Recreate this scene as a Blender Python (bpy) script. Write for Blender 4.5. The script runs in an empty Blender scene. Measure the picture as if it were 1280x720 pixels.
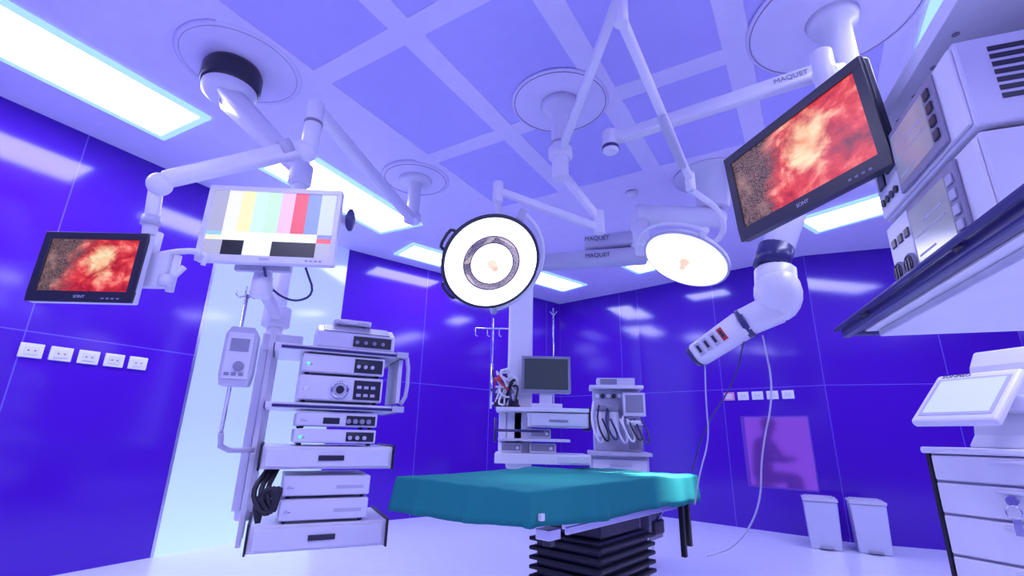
import bpy, math, random
from mathutils import Vector, Matrix
random.seed(4)
SC=bpy.context.scene
try:
    SC.view_settings.view_transform='Standard'
except Exception: pass
COL=SC.collection
rad=math.radians
# ---------------------------------------------------------------- materials
def mat(name,col,rough=.4,metal=0,emis=None,es=0,spec=.5,coat=0,alpha=None,trans=0,force=False):
    m=bpy.data.materials.new(name); m.use_nodes=True
    b=m.node_tree.nodes['Principled BSDF']
    b.inputs['Base Color'].default_value=(*col,1); b.inputs['Roughness'].default_value=rough
    b.inputs['Metallic'].default_value=metal; b.inputs['Specular IOR Level'].default_value=spec
    b.inputs['Coat Weight'].default_value=coat
    b.inputs['Transmission Weight'].default_value=trans
    if emis: b.inputs['Emission Color'].default_value=(*emis,1); b.inputs['Emission Strength'].default_value=es
    nt=m.node_tree
    if not emis or force:
        n=nt.nodes.new('ShaderNodeTexNoise'); n.inputs['Scale'].default_value=9
        tc=nt.nodes.new('ShaderNodeTexCoord'); nt.links.new(tc.outputs['Object'],n.inputs['Vector'])
        mx=nt.nodes.new('ShaderNodeMix'); mx.data_type='RGBA'
        mx.inputs[6].default_value=(*[c*.95 for c in col],1); mx.inputs[7].default_value=(*[min(1,c*1.04) for c in col],1)
        nt.links.new(n.outputs['Fac'],mx.inputs[0]); nt.links.new(mx.outputs[2],b.inputs['Base Color'])
    return m
WHITE=mat('white_enamel',(.84,.83,.90),.3)
WHITE2=mat('soft_white_plastic',(.76,.75,.86),.45)
CREAM=mat('pale_device_plastic',(.74,.73,.86),.4)
BINC=mat('bin_plastic',(.55,.56,.74),.4)
GREY=mat('mid_grey',(.30,.29,.40),.45)
LGREY=mat('light_grey',(.55,.54,.68),.4)
DARK=mat('dark_panel',(.03,.03,.05),.3)
BLACK=mat('black_rubber',(.012,.012,.02),.5)
NAVY=mat('dark_blue_edge',(.04,.035,.16),.3)
CHROME=mat('brushed_steel',(.7,.7,.78),.22,1)
TEAL=mat('teal_cloth',(.022,.235,.235),.9,spec=.1)
RED=mat('red_plastic',(.6,.03,.05),.4)
PINK=mat('pink_socket',(.8,.3,.5),.4)
SCRUB=mat('dark_clothing',(.03,.03,.12),.8)
CEIL=mat('ceiling_paint',(.82,.77,1.0),.6)
PANEL=mat('ceiling_filter_panel',(.57,.52,.97),.7)
FLOOR=mat('vinyl_floor',(.76,.78,.97),.25)
LIT=mat('luminaire_diffuser',(1,1,1),.5,emis=(.67,.68,1.0),es=17)
LITEDGE=mat('luminaire_edge',(.5,.7,.9),.5,emis=(.3,.6,1.0),es=.95)
LAMPW=mat('lamp_lens_white',(1,1,1),.3,emis=(1,.96,.98),es=3)
LAMPW2=mat('lamp_lens_warm',(1,1,1),.3,emis=(1,.94,.88),es=1.2)
LAMPC=mat('lamp_lens_cream',(1,1,1),.3,emis=(1,.82,.68),es=.9)
LAMPL=mat('lamp_ring_lilac_glow',(.6,.6,.8),.3,emis=(.55,.48,.85),es=.5)  # emission added to lighten the downward-facing grey inner ring
ORANGE=mat('amber_glow',(.9,.5,.3),.4,emis=(1,.5,.3),es=.85)
DISP=mat('grey_display',(.15,.16,.22),.15,emis=(.36,.36,.55),es=.4)
DISPW=mat('bright_display',(.4,.45,.6),.15,emis=(.55,.62,.95),es=.65)
DISPD=mat('dim_display',(.02,.02,.035),.35,emis=(.06,.08,.14),es=.4,spec=.2)
GREENL=mat('green_led',(.1,.8,.3),.4,emis=(.2,1,.5),es=.7)
def flat(name,c,s=1.0):
    return mat(name,(c[0]*.2,c[1]*.2,c[2]*.2),.3,emis=c,es=s)

def wallmat():
    m=bpy.data.materials.new('blue_backpainted_glass'); m.use_nodes=True
    nt=m.node_tree; b=nt.nodes['Principled BSDF']
    tc=nt.nodes.new('ShaderNodeTexCoord'); sp=nt.nodes.new('ShaderNodeSeparateXYZ'); cb=nt.nodes.new('ShaderNodeCombineXYZ')
    nt.links.new(tc.outputs['Object'],sp.inputs[0]); nt.links.new(sp.outputs['X'],cb.inputs['X']); nt.links.new(sp.outputs['Z'],cb.inputs['Y'])
    br=nt.nodes.new('ShaderNodeTexBrick'); br.offset=0; br.inputs['Scale'].default_value=1
    br.inputs['Brick Width'].default_value=1.15; br.inputs['Row Height'].default_value=1.62
    br.inputs['Mortar Size'].default_value=.004; br.inputs['Mortar Smooth'].default_value=0
    br.inputs['Color1'].default_value=(.068,.009,.43,1); br.inputs['Color2'].default_value=(.085,.012,.51,1)
    br.inputs['Mortar'].default_value=(.16,.11,.65,1)
    nt.links.new(cb.outputs[0],br.inputs['Vector']); nt.links.new(br.outputs['Color'],b.inputs['Base Color'])
    b.inputs['Roughness'].default_value=.11; b.inputs['Specular IOR Level'].default_value=.5
    return m
WALL=wallmat()
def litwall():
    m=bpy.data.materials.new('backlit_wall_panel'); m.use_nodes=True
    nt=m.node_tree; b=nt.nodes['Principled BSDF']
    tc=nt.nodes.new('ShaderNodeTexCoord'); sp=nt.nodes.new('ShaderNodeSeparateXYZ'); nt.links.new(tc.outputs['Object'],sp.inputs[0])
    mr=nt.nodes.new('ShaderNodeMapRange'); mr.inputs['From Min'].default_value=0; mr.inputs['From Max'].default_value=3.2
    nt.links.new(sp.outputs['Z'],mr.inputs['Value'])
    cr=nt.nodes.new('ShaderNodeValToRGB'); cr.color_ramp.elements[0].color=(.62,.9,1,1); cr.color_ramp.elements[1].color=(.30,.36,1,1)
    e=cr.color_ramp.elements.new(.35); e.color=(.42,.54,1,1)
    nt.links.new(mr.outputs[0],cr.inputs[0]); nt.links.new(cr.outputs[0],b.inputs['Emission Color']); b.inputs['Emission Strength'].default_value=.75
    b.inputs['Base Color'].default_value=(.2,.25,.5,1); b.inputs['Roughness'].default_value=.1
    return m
LITWALL=litwall()
def endoscreen(name,seed,wd,ht):
    m=bpy.data.materials.new(name); m.use_nodes=True
    nt=m.node_tree; b=nt.nodes['Principled BSDF']; N=nt.nodes.new; L=nt.links.new
    tc=N('ShaderNodeTexCoord'); mp=N('ShaderNodeMapping'); L(tc.outputs['Object'],mp.inputs[0])
    mp.inputs['Scale'].default_value=(1/wd,1,.75/ht)
    n=N('ShaderNodeTexNoise'); n.inputs['Scale'].default_value=4.2; n.inputs['Detail'].default_value=9; n.inputs['Roughness'].default_value=.6; n.inputs['Distortion'].default_value=.4
    mp2=N('ShaderNodeMapping'); mp2.inputs['Location'].default_value=(seed,seed*2,0); L(mp.outputs[0],mp2.inputs[0]); L(mp2.outputs[0],n.inputs['Vector'])
    cr=N('ShaderNodeValToRGB'); E=cr.color_ramp.elements
    E[0].position=.28; E[0].color=(.12,.004,.010,1); E[1].position=.74; E[1].color=(1,.65,.55,1)
    x=E.new(.42); x.color=(.50,.012,.018,1); x=E.new(.52); x.color=(.80,.05,.045,1); x=E.new(.61); x.color=(.97,.24,.18,1)
    L(n.outputs['Fac'],cr.inputs[0])
    v=N('ShaderNodeTexVoronoi'); v.inputs['Scale'].default_value=80; L(mp.outputs[0],v.inputs['Vector'])
    cr2=N('ShaderNodeValToRGB'); cr2.color_ramp.elements[0].color=(.36,.22,.20,1); cr2.color_ramp.elements[1].color=(.05,.025,.03,1); cr2.color_ramp.elements[1].position=.7
    L(v.outputs['Distance'],cr2.inputs[0])
    n3=N('ShaderNodeTexNoise'); n3.inputs['Scale'].default_value=6; L(mp.outputs[0],n3.inputs['Vector'])
    mm=N('ShaderNodeMix'); mm.data_type='RGBA'; mm.inputs[7].default_value=(.55,.30,.27,1); L(cr2.outputs[0],mm.inputs[6])
    mr3=N('ShaderNodeMapRange'); mr3.inputs['From Min'].default_value=.5; mr3.inputs['From Max'].default_value=.8; mr3.inputs['To Max'].default_value=.7; L(n3.outputs['Fac'],mr3.inputs['Value']); L(mr3.outputs[0],mm.inputs[0])
    sp=N('ShaderNodeSeparateXYZ'); L(mp.outputs[0],sp.inputs[0])
    dg=N('ShaderNodeMath'); dg.operation='MULTIPLY_ADD'; dg.inputs[1].default_value=-.25; L(sp.outputs['Z'],dg.inputs[0]); L(sp.outputs['X'],dg.inputs[2])
    ad=N('ShaderNodeMath'); ad.operation='MULTIPLY_ADD'; ad.inputs[1].default_value=.6; L(n.outputs['Fac'],ad.inputs[0]); L(dg.outputs[0],ad.inputs[2])
    mr=N('ShaderNodeMapRange'); mr.inputs['From Min'].default_value=.04; mr.inputs['From Max'].default_value=.22; L(ad.outputs[0],mr.inputs['Value'])
    mx=N('ShaderNodeMix'); mx.data_type='RGBA'; L(mr.outputs[0],mx.inputs[0]); L(mm.outputs[2],mx.inputs[6]); L(cr.outputs[0],mx.inputs[7])
    g=N('ShaderNodeVectorMath'); g.operation='DISTANCE'; g.inputs[1].default_value=(.14,0,.07)
    ds=N('ShaderNodeVectorMath'); ds.operation='MULTIPLY'; ds.inputs[1].default_value=(1.2,0,.8); L(mp.outputs[0],ds.inputs[0]); L(ds.outputs[0],g.inputs[0])
    ad2=N('ShaderNodeMath'); ad2.operation='MULTIPLY_ADD'; ad2.inputs[1].default_value=-.55; L(n.outputs['Fac'],ad2.inputs[0]); L(g.outputs['Value'],ad2.inputs[2])
    mr2=N('ShaderNodeMapRange'); mr2.inputs['From Min'].default_value=-.20; mr2.inputs['From Max'].default_value=-.04; mr2.inputs['To Min'].default_value=1; mr2.inputs['To Max'].default_value=0; L(ad2.outputs[0],mr2.inputs['Value'])
    cr4=N('ShaderNodeValToRGB'); cr4.color_ramp.elements[0].position=.4; cr4.color_ramp.elements[0].color=(1,.34,.14,1); cr4.color_ramp.elements[1].position=.62; cr4.color_ramp.elements[1].color=(1,.82,.50,1); L(n.outputs['Fac'],cr4.inputs[0])
    mx2=N('ShaderNodeMix'); mx2.data_type='RGBA'; L(cr4.outputs[0],mx2.inputs[7]); L(mr2.outputs[0],mx2.inputs[0]); L(mx.outputs[2],mx2.inputs[6])
    L(mx2.outputs[2],b.inputs['Emission Color']); b.inputs['Emission Strength'].default_value=.95
    b.inputs['Base Color'].default_value=(.01,.01,.01,1); b.inputs['Roughness'].default_value=.25
    return m
# ---------------------------------------------------------------- mesh builder
I4=Matrix.Identity(4)
def TR(x=0,y=0,z=0,rz=0,rx=0,ry=0):
    return Matrix.Translation((x,y,z))@Matrix.Rotation(rad(rz),4,'Z')@Matrix.Rotation(rad(ry),4,'Y')@Matrix.Rotation(rad(rx),4,'X')
def basis(o,zdir,up=(0,0,1)):
    z=Vector(zdir).normalized(); x=Vector(up).cross(z)
    if x.length<1e-4: x=Vector((1,0,0))
    x.normalize(); y=z.cross(x)
    m=Matrix((x,y,z)).transposed().to_4x4(); m.translation=Vector(o); return m
class MB:
    def __init__(s): s.v=[];s.f=[];s.mi=[];s.m=[];s.sm=[]
    def mid(s,m):
        if m not in s.m: s.m.append(m)
        return s.m.index(m)
    def add(s,vs,fs,m,M=I4,smooth=False):
        o=len(s.v); s.v+=[tuple(M@Vector(v)) for v in vs]; k=s.mid(m)
        for f in fs: s.f.append([i+o for i in f]); s.mi.append(k); s.sm.append(smooth)
        return s
    def box(s,x0,x1,y0,y1,z0,z1,m,M=I4):
        vs=[(x,y,z) for z in (z0,z1) for x,y in ((x0,y0),(x1,y0),(x1,y1),(x0,y1))]
        return s.add(vs,[(3,2,1,0),(4,5,6,7),(0,1,5,4),(1,2,6,5),(2,3,7,6),(3,0,4,7)],m,M)
    def prism(s,poly,a,b,m,M=I4,axis='x'):
        n=len(poly)
        def P(p,t): return (t,p[0],p[1]) if axis=='x' else ((p[0],t,p[1]) if axis=='y' else (p[0],p[1],t))
        vs=[P(p,a) for p in poly]+[P(p,b) for p in poly]
        fs=[list(range(n))[::-1],list(range(n,2*n))]+[(i,(i+1)%n,n+(i+1)%n,n+i) for i in range(n)]
        return s.add(vs,fs,m,M)
    def lathe(s,prof,m,M=I4,n=28,smooth=True):
        vs=[];fs=[]
        for r,z in prof:
            for i in range(n):
                a=2*math.pi*i/n; vs.append((r*math.cos(a),r*math.sin(a),z))
        for j in range(len(prof)-1):
            for i in range(n):
                fs.append((j*n+i,j*n+(i+1)%n,(j+1)*n+(i+1)%n,(j+1)*n+i))
        s.add(vs,fs,m,M,smooth)
        for j in (0,len(prof)-1):
            if prof[j][0]>1e-5:
                s.add(vs[j*n:(j+1)*n],[list(range(n))],m,M)
        return s
    def cyl(s,p0,p1,r0,m,r1=None,n=20,bev=0):
        p0=Vector(p0);p1=Vector(p1); r1=r0 if r1 is None else r1; L=(p1-p0).length
        M=basis(p0,p1-p0)
        if bev: pr=[(r0-bev,0),(r0,bev),(r1,L-bev),(r1-bev,L)]
        else: pr=[(r0,0),(r1,L)]
        return s.lathe(pr,m,M,n)
    def tube(s,pts,r,m,n=8,smoothpath=0):
        P=[Vector(p) for p in pts]
        for _ in range(smoothpath):
            Q=[P[0]]
            for a,b in zip(P,P[1:]): Q+= [a*.75+b*.25,a*.25+b*.75]
            Q.append(P[-1]); P=Q
        vs=[];fs=[];up=None
        for i,p in enumerate(P):
            t=(P[min(i+1,len(P)-1)]-P[max(i-1,0)]).normalized()
            if up is None:
                up=Vector((0,0,1)) if abs(t.z)<.9 else Vector((1,0,0))
            x=up.cross(t).normalized(); y=t.cross(x); up=y
            for k in range(n):
                a=2*math.pi*k/n; vs.append(tuple(p+(x*math.cos(a)+y*math.sin(a))*r))
        for j in range(len(P)-1):
            for k in range(n): fs.append((j*n+k,j*n+(k+1)%n,(j+1)*n+(k+1)%n,(j+1)*n+k))
        s.add(vs,fs,m,I4,True)
        s.add(vs[:n],[list(range(n))],m); s.add(vs[-n:],[list(range(n))],m); return s
    def beam(s,p0,p1,w0,h0,w1,h1,m,up=(0,0,1)):
        p0=Vector(p0);p1=Vector(p1);d=(p1-p0); M=basis(p0,d,up); L=d.length
        vs=[];fs=[]
        def sec(w,h,z):
            r=min(w,h)*.28; o=[]
            for cx,cy,a0 in ((w/2-r,h/2-r,0),(-w/2+r,h/2-r,90),(-w/2+r,-h/2+r,180),(w/2-r,-h/2+r,270)):
                for k in range(4):
                    a=rad(a0+30*k); o.append((cx+r*math.cos(a),cy+r*math.sin(a),z))
            return o
        vs=sec(w0*.8,h0*.8,0)+sec(w0,h0,min(.012,L*.1))+sec(w1,h1,L-min(.012,L*.1))+sec(w1*.8,h1*.8,L); n=16
        for j in range(3):
            for k in range(n): fs.append((j*n+k,j*n+(k+1)%n,(j+1)*n+(k+1)%n,(j+1)*n+k))
        s.add(vs,fs,m,M,True); s.add(vs[:n],[list(range(n))],m,M); s.add(vs[-n:],[list(range(n))],m,M); return s
    def torus(s,R,r,m,M=I4,n=40,k=8,a0=0,a1=360):
        full=(a1-a0)>=360; N=n if full else n+1
        vs=[];fs=[]
        for i in range(N):
            a=rad(a0+(a1-a0)*i/n)
            for j in range(k):
                b=2*math.pi*j/k; vs.append(((R+r*math.cos(b))*math.cos(a),(R+r*math.cos(b))*math.sin(a),r*math.sin(b)))
        for i in range(n):
            i2=(i+1)%N
            for j in range(k): fs.append((i*k+j,i2*k+j,i2*k+(j+1)%k,i*k+(j+1)%k))
        return s.add(vs,fs,m,M,True)
    def ball(s,c,r,m,n=16,sc=(1,1,1)):
        pr=[(max(1e-4,r*math.sin(math.pi*i/10)),-r*math.cos(math.pi*i/10)) for i in range(11)]
        M=Matrix.Translation(c)@Matrix.Diagonal((*sc,1)); return s.lathe(pr,m,M,n)
ROOTW={}
def root(name,label,cat,M,group=None):
    o=bpy.data.objects.new(name,None); o.empty_display_size=.05; o.matrix_basis=M; COL.objects.link(o)
    o['label']=label;o['category']=cat
    if group:o['group']=group
    ROOTW[o.name]=M.copy(); return o
def obj(name,mb,M=I4,bevel=0,label=None):
    me=bpy.data.meshes.new(name); me.from_pydata(mb.v,[],mb.f)
    for m in mb.m: me.materials.append(m)
    for p,k,s in zip(me.polygons,mb.mi,mb.sm): p.material_index=k; p.use_smooth=s
    me.update()
    o=bpy.data.objects.new(name,me); o.matrix_basis=M; COL.objects.link(o)
    import bmesh
    bm=bmesh.new(); bm.from_mesh(me); bmesh.ops.remove_doubles(bm,verts=bm.verts,dist=1e-5); bmesh.ops.recalc_face_normals(bm,faces=bm.faces); bm.to_mesh(me); bm.free()
    if bevel:
        b=o.modifiers.new('b','BEVEL'); b.width=bevel; b.segments=2; b.limit_method='ANGLE'; b.angle_limit=rad(40)
    if label:o['label']=label
    return o
def part(name,par,mb,M=None,bevel=0,label=None):
    o=obj(name,mb,I4,bevel,label); o.parent=par
    if M is not None:
        pw=world(par); o.matrix_basis=pw.inverted()@M
    ROOTW[o.name]=world(par)@o.matrix_basis
    return o
def world(o): return ROOTW[o.name]
def thing(name,label,cat,mb,M=I4,bevel=0,group=None):
    o=obj(name,mb,M,bevel); o['label']=label;o['category']=cat; ROOTW[o.name]=M.copy()
    if group:o['group']=group
    return o
def text(par,body,size,M,m,name='lettering'):
    cu=bpy.data.curves.new('t','FONT'); cu.body=body; cu.size=size; cu.align_x='CENTER'; cu.align_y='CENTER'; cu.extrude=.0008
    t=bpy.data.objects.new('t',cu); COL.objects.link(t); bpy.context.view_layer.update()
    me=bpy.data.meshes.new_from_object(t.evaluated_get(bpy.context.evaluated_depsgraph_get())); bpy.data.objects.remove(t)
    me.materials.clear(); me.materials.append(m)
    o=bpy.data.objects.new(name,me); COL.objects.link(o); o.parent=par; o.matrix_basis=M; ROOTW[o.name]=world(par)@M
    return o
TXF=lambda x,y,z: Matrix.Translation((x,y,z))@Matrix.Rotation(rad(90),4,'X')
# ---------------------------------------------------------------- camera
th=rad(17); ro=rad(1.3)
F=Vector((0,math.cos(th),math.sin(th))); U0=Vector((0,-math.sin(th),math.cos(th))); R0=Vector((1,0,0))
R=math.cos(ro)*R0+math.sin(ro)*U0; U=-math.sin(ro)*R0+math.cos(ro)*U0
cam=bpy.data.cameras.new('camera'); co=bpy.data.objects.new('camera',cam); COL.objects.link(co)
cam.sensor_width=36; cam.lens=36*600/1280; cam.clip_start=.05
cm=Matrix((R,U,-F)).transposed().to_4x4(); cm.translation=(0,0,1); co.matrix_world=cm; SC.camera=co
# ---------------------------------------------------------------- room
H=3.2
poly=[(-5.6,-.72),(-3.63,2.86),(-2.07,5.69),(.84,8.09),(1.93,7.13),(3.6,5.55),(5.3,4.9),(5.8,-.5),(4,-3),(-3.5,-3)]
names=['wall_left',None,'wall_back','wall_corner','wall_right','wall_far_right','wall_side','wall_rear_right','wall_rear','wall_rear_left']
def struct(o): o['kind']='structure'; return o
def wall(name,a,b,m=WALL,x0=0,x1=None,z0=0,z1=H):
    a=Vector(a);b=Vector(b);d=b-a;L=d.length if x1 is None else x1
    M=Matrix.Translation((a.x,a.y,0))@Matrix.Rotation(math.atan2(d.y,d.x),4,'Z')
    return struct(obj(name,MB().box(x0,L,0,.1,z0,z1,m),M)),M
wl_a,wl_b=Vector(poly[0]),Vector(poly[2]); dl=(wl_b-wl_a); Ll=dl.length
Mleft=Matrix.Translation((wl_a.x,wl_a.y,0))@Matrix.Rotation(math.atan2(dl.y,dl.x),4,'Z')
xs=(Vector((-2.83,4.31))-wl_a).dot(dl.normalized())
struct(obj('wall_left',MB().box(0,xs,0,.1,0,H,WALL),Mleft))
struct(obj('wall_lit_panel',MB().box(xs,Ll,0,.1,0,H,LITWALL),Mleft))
struct(obj('trim_1',MB().box(xs-.012,xs+.012,-.008,.0,0,H,CHROME),Mleft))
for i in range(2,len(poly)):
    if i==4: continue
    wall(names[i],poly[i],poly[(i+1)%len(poly)])
a=Vector(poly[4]);b=Vector(poly[5]);d=b-a;Lr=d.length
Mr=Matrix.Translation((a.x,a.y,0))@Matrix.Rotation(math.atan2(d.y,d.x),4,'Z')
wx0,wx1,wz0,wz1=1.34,2.08,.47,1.28
mb=MB(); mb.box(0,wx0,0,.1,0,H,WALL); mb.box(wx1,Lr,0,.1,0,H,WALL); mb.box(wx0,wx1,0,.1,0,wz0,WALL); mb.box(wx0,wx1,0,.1,wz1,H,WALL)
struct(obj('wall_right',mb,Mr))
fl=MB().add([(x,y,0) for x,y in poly],[list(range(len(poly)))],FLOOR); fl.add([(x,y,-.05) for x,y in poly],[list(range(len(poly)))],FLOOR)
struct(obj('floor',fl))
ce=MB().add([(x,y,H) for x,y in poly],[list(range(len(poly)))],CEIL); ce.add([(x,y,H+.05) for x,y in poly],[list(range(len(poly)))],CEIL)
struct(obj('ceiling',ce))
V2=mat('pinkish_lilac_room_glow',(.3,.2,.5),.6,emis=(.36,.16,.58),es=.42)  # emission on walls, floor and ceiling stands in for side room lighting
rx0,rx1=wx0-1.2,wx1+.15
for nm,bx in (('wall_side_room_rear',(rx0,rx1,2.2,2.25,0,2.4)),('wall_side_room_left',(rx0-.05,rx0,.1,2.25,0,2.4)),('wall_side_room_right',(rx1,rx1+.05,.1,2.25,0,2.4)),('floor_side_room',(rx0,rx1,.1,2.25,-.03,0)),('ceiling_side_room',(rx0,rx1,.1,2.25,2.4,2.43))):
    struct(obj(nm,MB().box(*bx,V2),Mr))
fr=MB(); VT=mat('violet_window_trim',(.12,.06,.5),.3)
for (p,q,r,s_) in ((wx0-.006,wx0+.006,wz0,wz1),(wx1-.006,wx1+.006,wz0,wz1),(wx0,wx1,wz0-.006,wz0+.006),(wx0,wx1,wz1-.006,wz1+.006)):
    fr.box(p,q,-.004,.1,r,s_,VT)
struct(obj('window_1',fr,Mr))
VG=mat('frosted_violet_glass',(.66,.52,.95),.24,trans=1,emis=(.07,.02,.30),es=.5); VG.node_tree.nodes['Principled BSDF'].inputs['IOR'].default_value=1.25
struct(obj('window_2',MB().box(wx0+.006,wx1-.006,.02,.028,wz0+.006,wz1-.006,VG),Mr))
# ---------------------------------------------------------------- ceiling diffuser grid
ang=math.degrees(math.atan2(-.525,.851))
Mg=TR(-.69,2.88,H,rz=ang)
dr=root('air_diffuser','large white laminar airflow ceiling grid with violet filter panels','air diffuser',Mg)
fb=MB()
X0,X1,Y0,Y1=-.48,2.88,-1.75,1.75
for i in range(5):
    x=-.4+.8*i; fb.box(x-.075,x+.075,Y0,Y1,-.012,0,CEIL)
for j in range(4):
    y=-1.65+1.1*j
    fb.box(X0,X1,y-.07,y+.07,-.0115,0,CEIL)
part('frame',dr,fb,bevel=.004)
for i in range(4):
    for j in range(3):
        part('filter_panel',dr,MB().box(-.325+.8*i,.325+.8*i,-1.1+1.1*j-.48,-1.1+1.1*j+.48,-.006,0,PANEL))
# ---------------------------------------------------------------- ceiling lights
def clight(cx,cy,w,l,yaw):
    M=TR(cx,cy,H,rz=-yaw)
    r=root('ceiling_light','recessed rectangular ceiling light with glowing white diffuser','ceiling light',M,'recessed ceiling lights')
    f=MB(); t=.05
    f.box(-w/2-t,-w/2,-l/2-t,l/2+t,-.02,0,LITEDGE);f.box(w/2,w/2+t,-l/2-t,l/2+t,-.02,0,LITEDGE);f.box(-w/2,w/2,-l/2-t,-l/2,-.02,0,LITEDGE);f.box(-w/2,w/2,l/2,l/2+t,-.02,0,LITEDGE)
    part('frame',r,f)
    part('diffuser',r,MB().box(-w/2,w/2,-l/2,l/2,-.012,-.002,LIT))
clight(-3.09,2.13,.52,2.3,28)
clight(-1.63,4.28,.5,1.5,27)
clight(-.95,5.95,.4,1.0,50)
clight(.55,6.75,.4,1.0,50)
clight(1.85,5.95,.35,.6,-45)
clight(3.6,4.05,.42,1.5,143)
clight(2.0,1.1,.5,2.2,30)
clight(-1.8,-.8,.5,2.2,28)  # this and the next two: unseen fixtures added as fill light
clight(1.2,-1.4,.5,2.2,28)
clight(4.4,1.0,.5,1.6,30)
sm=MB().lathe([(.055,0),(.055,-.015),(.04,-.035),(.01,-.04)],WHITE,TR(1.10,4.03,H-.012))
thing('smoke_detector','small round white smoke detector on the ceiling','smoke detector',sm)
# ---------------------------------------------------------------- monitors
def monitor(name,label,M,w,h,bez,body,scr,d=.055,bw=.03,brand='SONY',group=None):
    r=root(name,label,'monitor',M,group)
    b=MB().box(-w/2,w/2,0,d*.55,-h/2,h/2,body); b.box(-w/2+.04,w/2-.04,d*.55,d,-h/2+.03,h/2-.03,body)
    part('housing',r,b,bevel=.006)
    z0=-h/2+bw*1.45; f=MB()
    f.box(-w/2,w/2,-.012,0,-h/2,z0,bez);f.box(-w/2,w/2,-.012,0,h/2-bw,h/2,bez);f.box(-w/2,-w/2+bw,-.012,0,z0,h/2-bw,bez);f.box(w/2-bw,w/2,-.012,0,z0,h/2-bw,bez)
    part('bezel',r,f,bevel=.002)
    sw,sh=w-2*bw,h-bw-bw*1.45; zc=(z0+h/2-bw)/2
    if scr is not None:
        part('screen',r,MB().box(-sw/2,sw/2,-.0045,-.001,-sh/2,sh/2,scr),M=M@Matrix.Translation((0,0,zc)))
    if brand: text(r,brand,.017,TXF(0,-.0125,-h/2+bw*.7),LGREY if bez is DARK or bez is BLACK else GREY)
    for k in range(4):
        part('button',r,MB().box(w/2-.12+.02*k,w/2-.11+.02*k,-.0145,-.012,-h/2+.012,-h/2+.018,GREY))
    return r,(sw,sh,zc)
mA,_=monitor('monitor','small black-framed medical monitor showing a red surgical image',TR(-1.705,1.84,1.61,rz=0),.42,.295,DARK,WHITE2,endoscreen('surgical_image_left',1.3,.36,.22))
arm=root('articulated_arm','white articulated ceiling spring arm carrying the small monitor','ceiling arm',TR(-.89,3.86,H))
c=MB().cyl((-1.53,1.92,1.70),(-1.53,1.92,1.80),.02,WHITE); c.box(-1.62,-1.44,1.895,1.93,1.55,1.70,WHITE2); part('mounting_bracket',arm,c,M=I4,bevel=.004)
c=MB().lathe([(.3,0),(.3,-.02),(.28,-.026)],CEIL,TR(-.89,3.86,H),n=40); c.torus(.27,.003,GREY,TR(-.89,3.86,H-.027)); c.lathe([(.15,-.02),(.14,-.06)],WHITE,TR(-.89,3.86,H)); part('ceiling_plate',arm,c,M=I4)
part('ceiling_column',arm,MB().cyl((-.89,3.86,H-.04),(-.89,3.86,2.82),.055,WHITE,bev=.005).cyl((-.89,3.86,2.84),(-.89,3.86,2.76),.075,WHITE2,bev=.01),M=I4)
part('extension_arm',arm,MB().beam((-.89,3.9,2.80),(-1.03,2.1,2.58),.07,.08,.06,.075,WHITE),M=I4)
c=MB().cyl((-1.03,2.1,2.62),(-1.03,2.1,2.30),.042,WHITE,bev=.008); c.cyl((-1.03,2.1,2.5),(-1.03,2.1,2.485),.045,GREY); c.ball((-1.04,2.1,2.33),.052,WHITE); part('elbow_joint',arm,c,M=I4)
part('spring_arm',arm,MB().beam((-1.05,2.09,2.345),(-1.52,1.86,2.02),.06,.085,.055,.07,WHITE).cyl((-1.10,2.065,2.33),(-1.14,2.045,2.30),.046,LGREY),M=I4)
c=MB().ball((-1.53,1.86,2.0),.050,WHITE); c.cyl((-1.55,1.87,2.0),(-1.55,1.9,1.78),.028,WHITE,bev=.004); c.cyl((-1.55,1.89,1.86),(-1.55,1.89,1.82),.036,LGREY); part('wrist_joint',arm,c,M=I4)
c=MB().tube([(-1.5,1.92,1.70),(-1.40,1.92,1.72),(-1.33,1.93,1.72)],.014,WHITE,smoothpath=1); c.tube([(-1.33,1.93,1.72),(-1.31,1.93,1.70),(-1.315,1.93,1.66)],.01,WHITE); c.cyl((-1.43,1.93,1.70),(-1.43,1.93,1.54),.016,WHITE); c.cyl((-1.43,1.90,1.60),(-1.43,1.90,1.56),.03,WHITE2); c.tube([(-1.5,1.93,1.60),(-1.4,1.9,1.60),(-1.37,1.9,1.64)],.012,WHITE)
part('handle',arm,c,M=I4)
MBm=TR(-1.085,1.985,1.875,rz=3)
mB,(sw,sh,zc)=monitor('monitor','large white-framed medical monitor showing colour test bars',MBm,.59,.365,WHITE,WHITE2,None,bw=.022)
bars=MB(); BC={}
def bc(n,c,s=1):
    if n not in BC: BC[n]=flat('bar_'+n,c,s)
    return BC[n]
def cell(x0,x1,z0,z1,m):
    bars.box(-sw/2+x0*sw,-sw/2+x1*sw,-.0045,-.001,-sh/2+z0*sh,-sh/2+z1*sh,m)
g_=bc('grey',(.42,.42,.60)); w_=bc('white',(.92,.95,1)); k_=bc('black',(.01,.01,.02))
cell(0,.12,.36,1,g_)
for i,(n,cc) in enumerate([('w1',(.85,.86,.95)),('yellow',(.9,.85,.45)),('cyan',(.6,.85,.9)),('green',(.55,.82,.6)),('magenta',(.8,.5,.85)),('red',(.75,.06,.12)),('blue',(.2,.28,.65))]):
    cell(.12+i*.108,.12+(i+1)*.108,.36,1,bc(n,cc))
cell(.876,1,.36,1,bc('pale',(.55,.62,.78)))
cell(0,.12,.30,.36,bc('teal',(.3,.6,.8))); cell(.12,.88,.30,.36,w_); cell(.88,1,.30,.36,bc('blue2',(.2,.25,.7)))
cell(0,.12,.23,.30,bc('yellow2',(.85,.85,.6))); cell(.12,.88,.23,.30,w_); cell(.88,1,.23,.30,bc('red2',(.8,.1,.15)))
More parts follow.
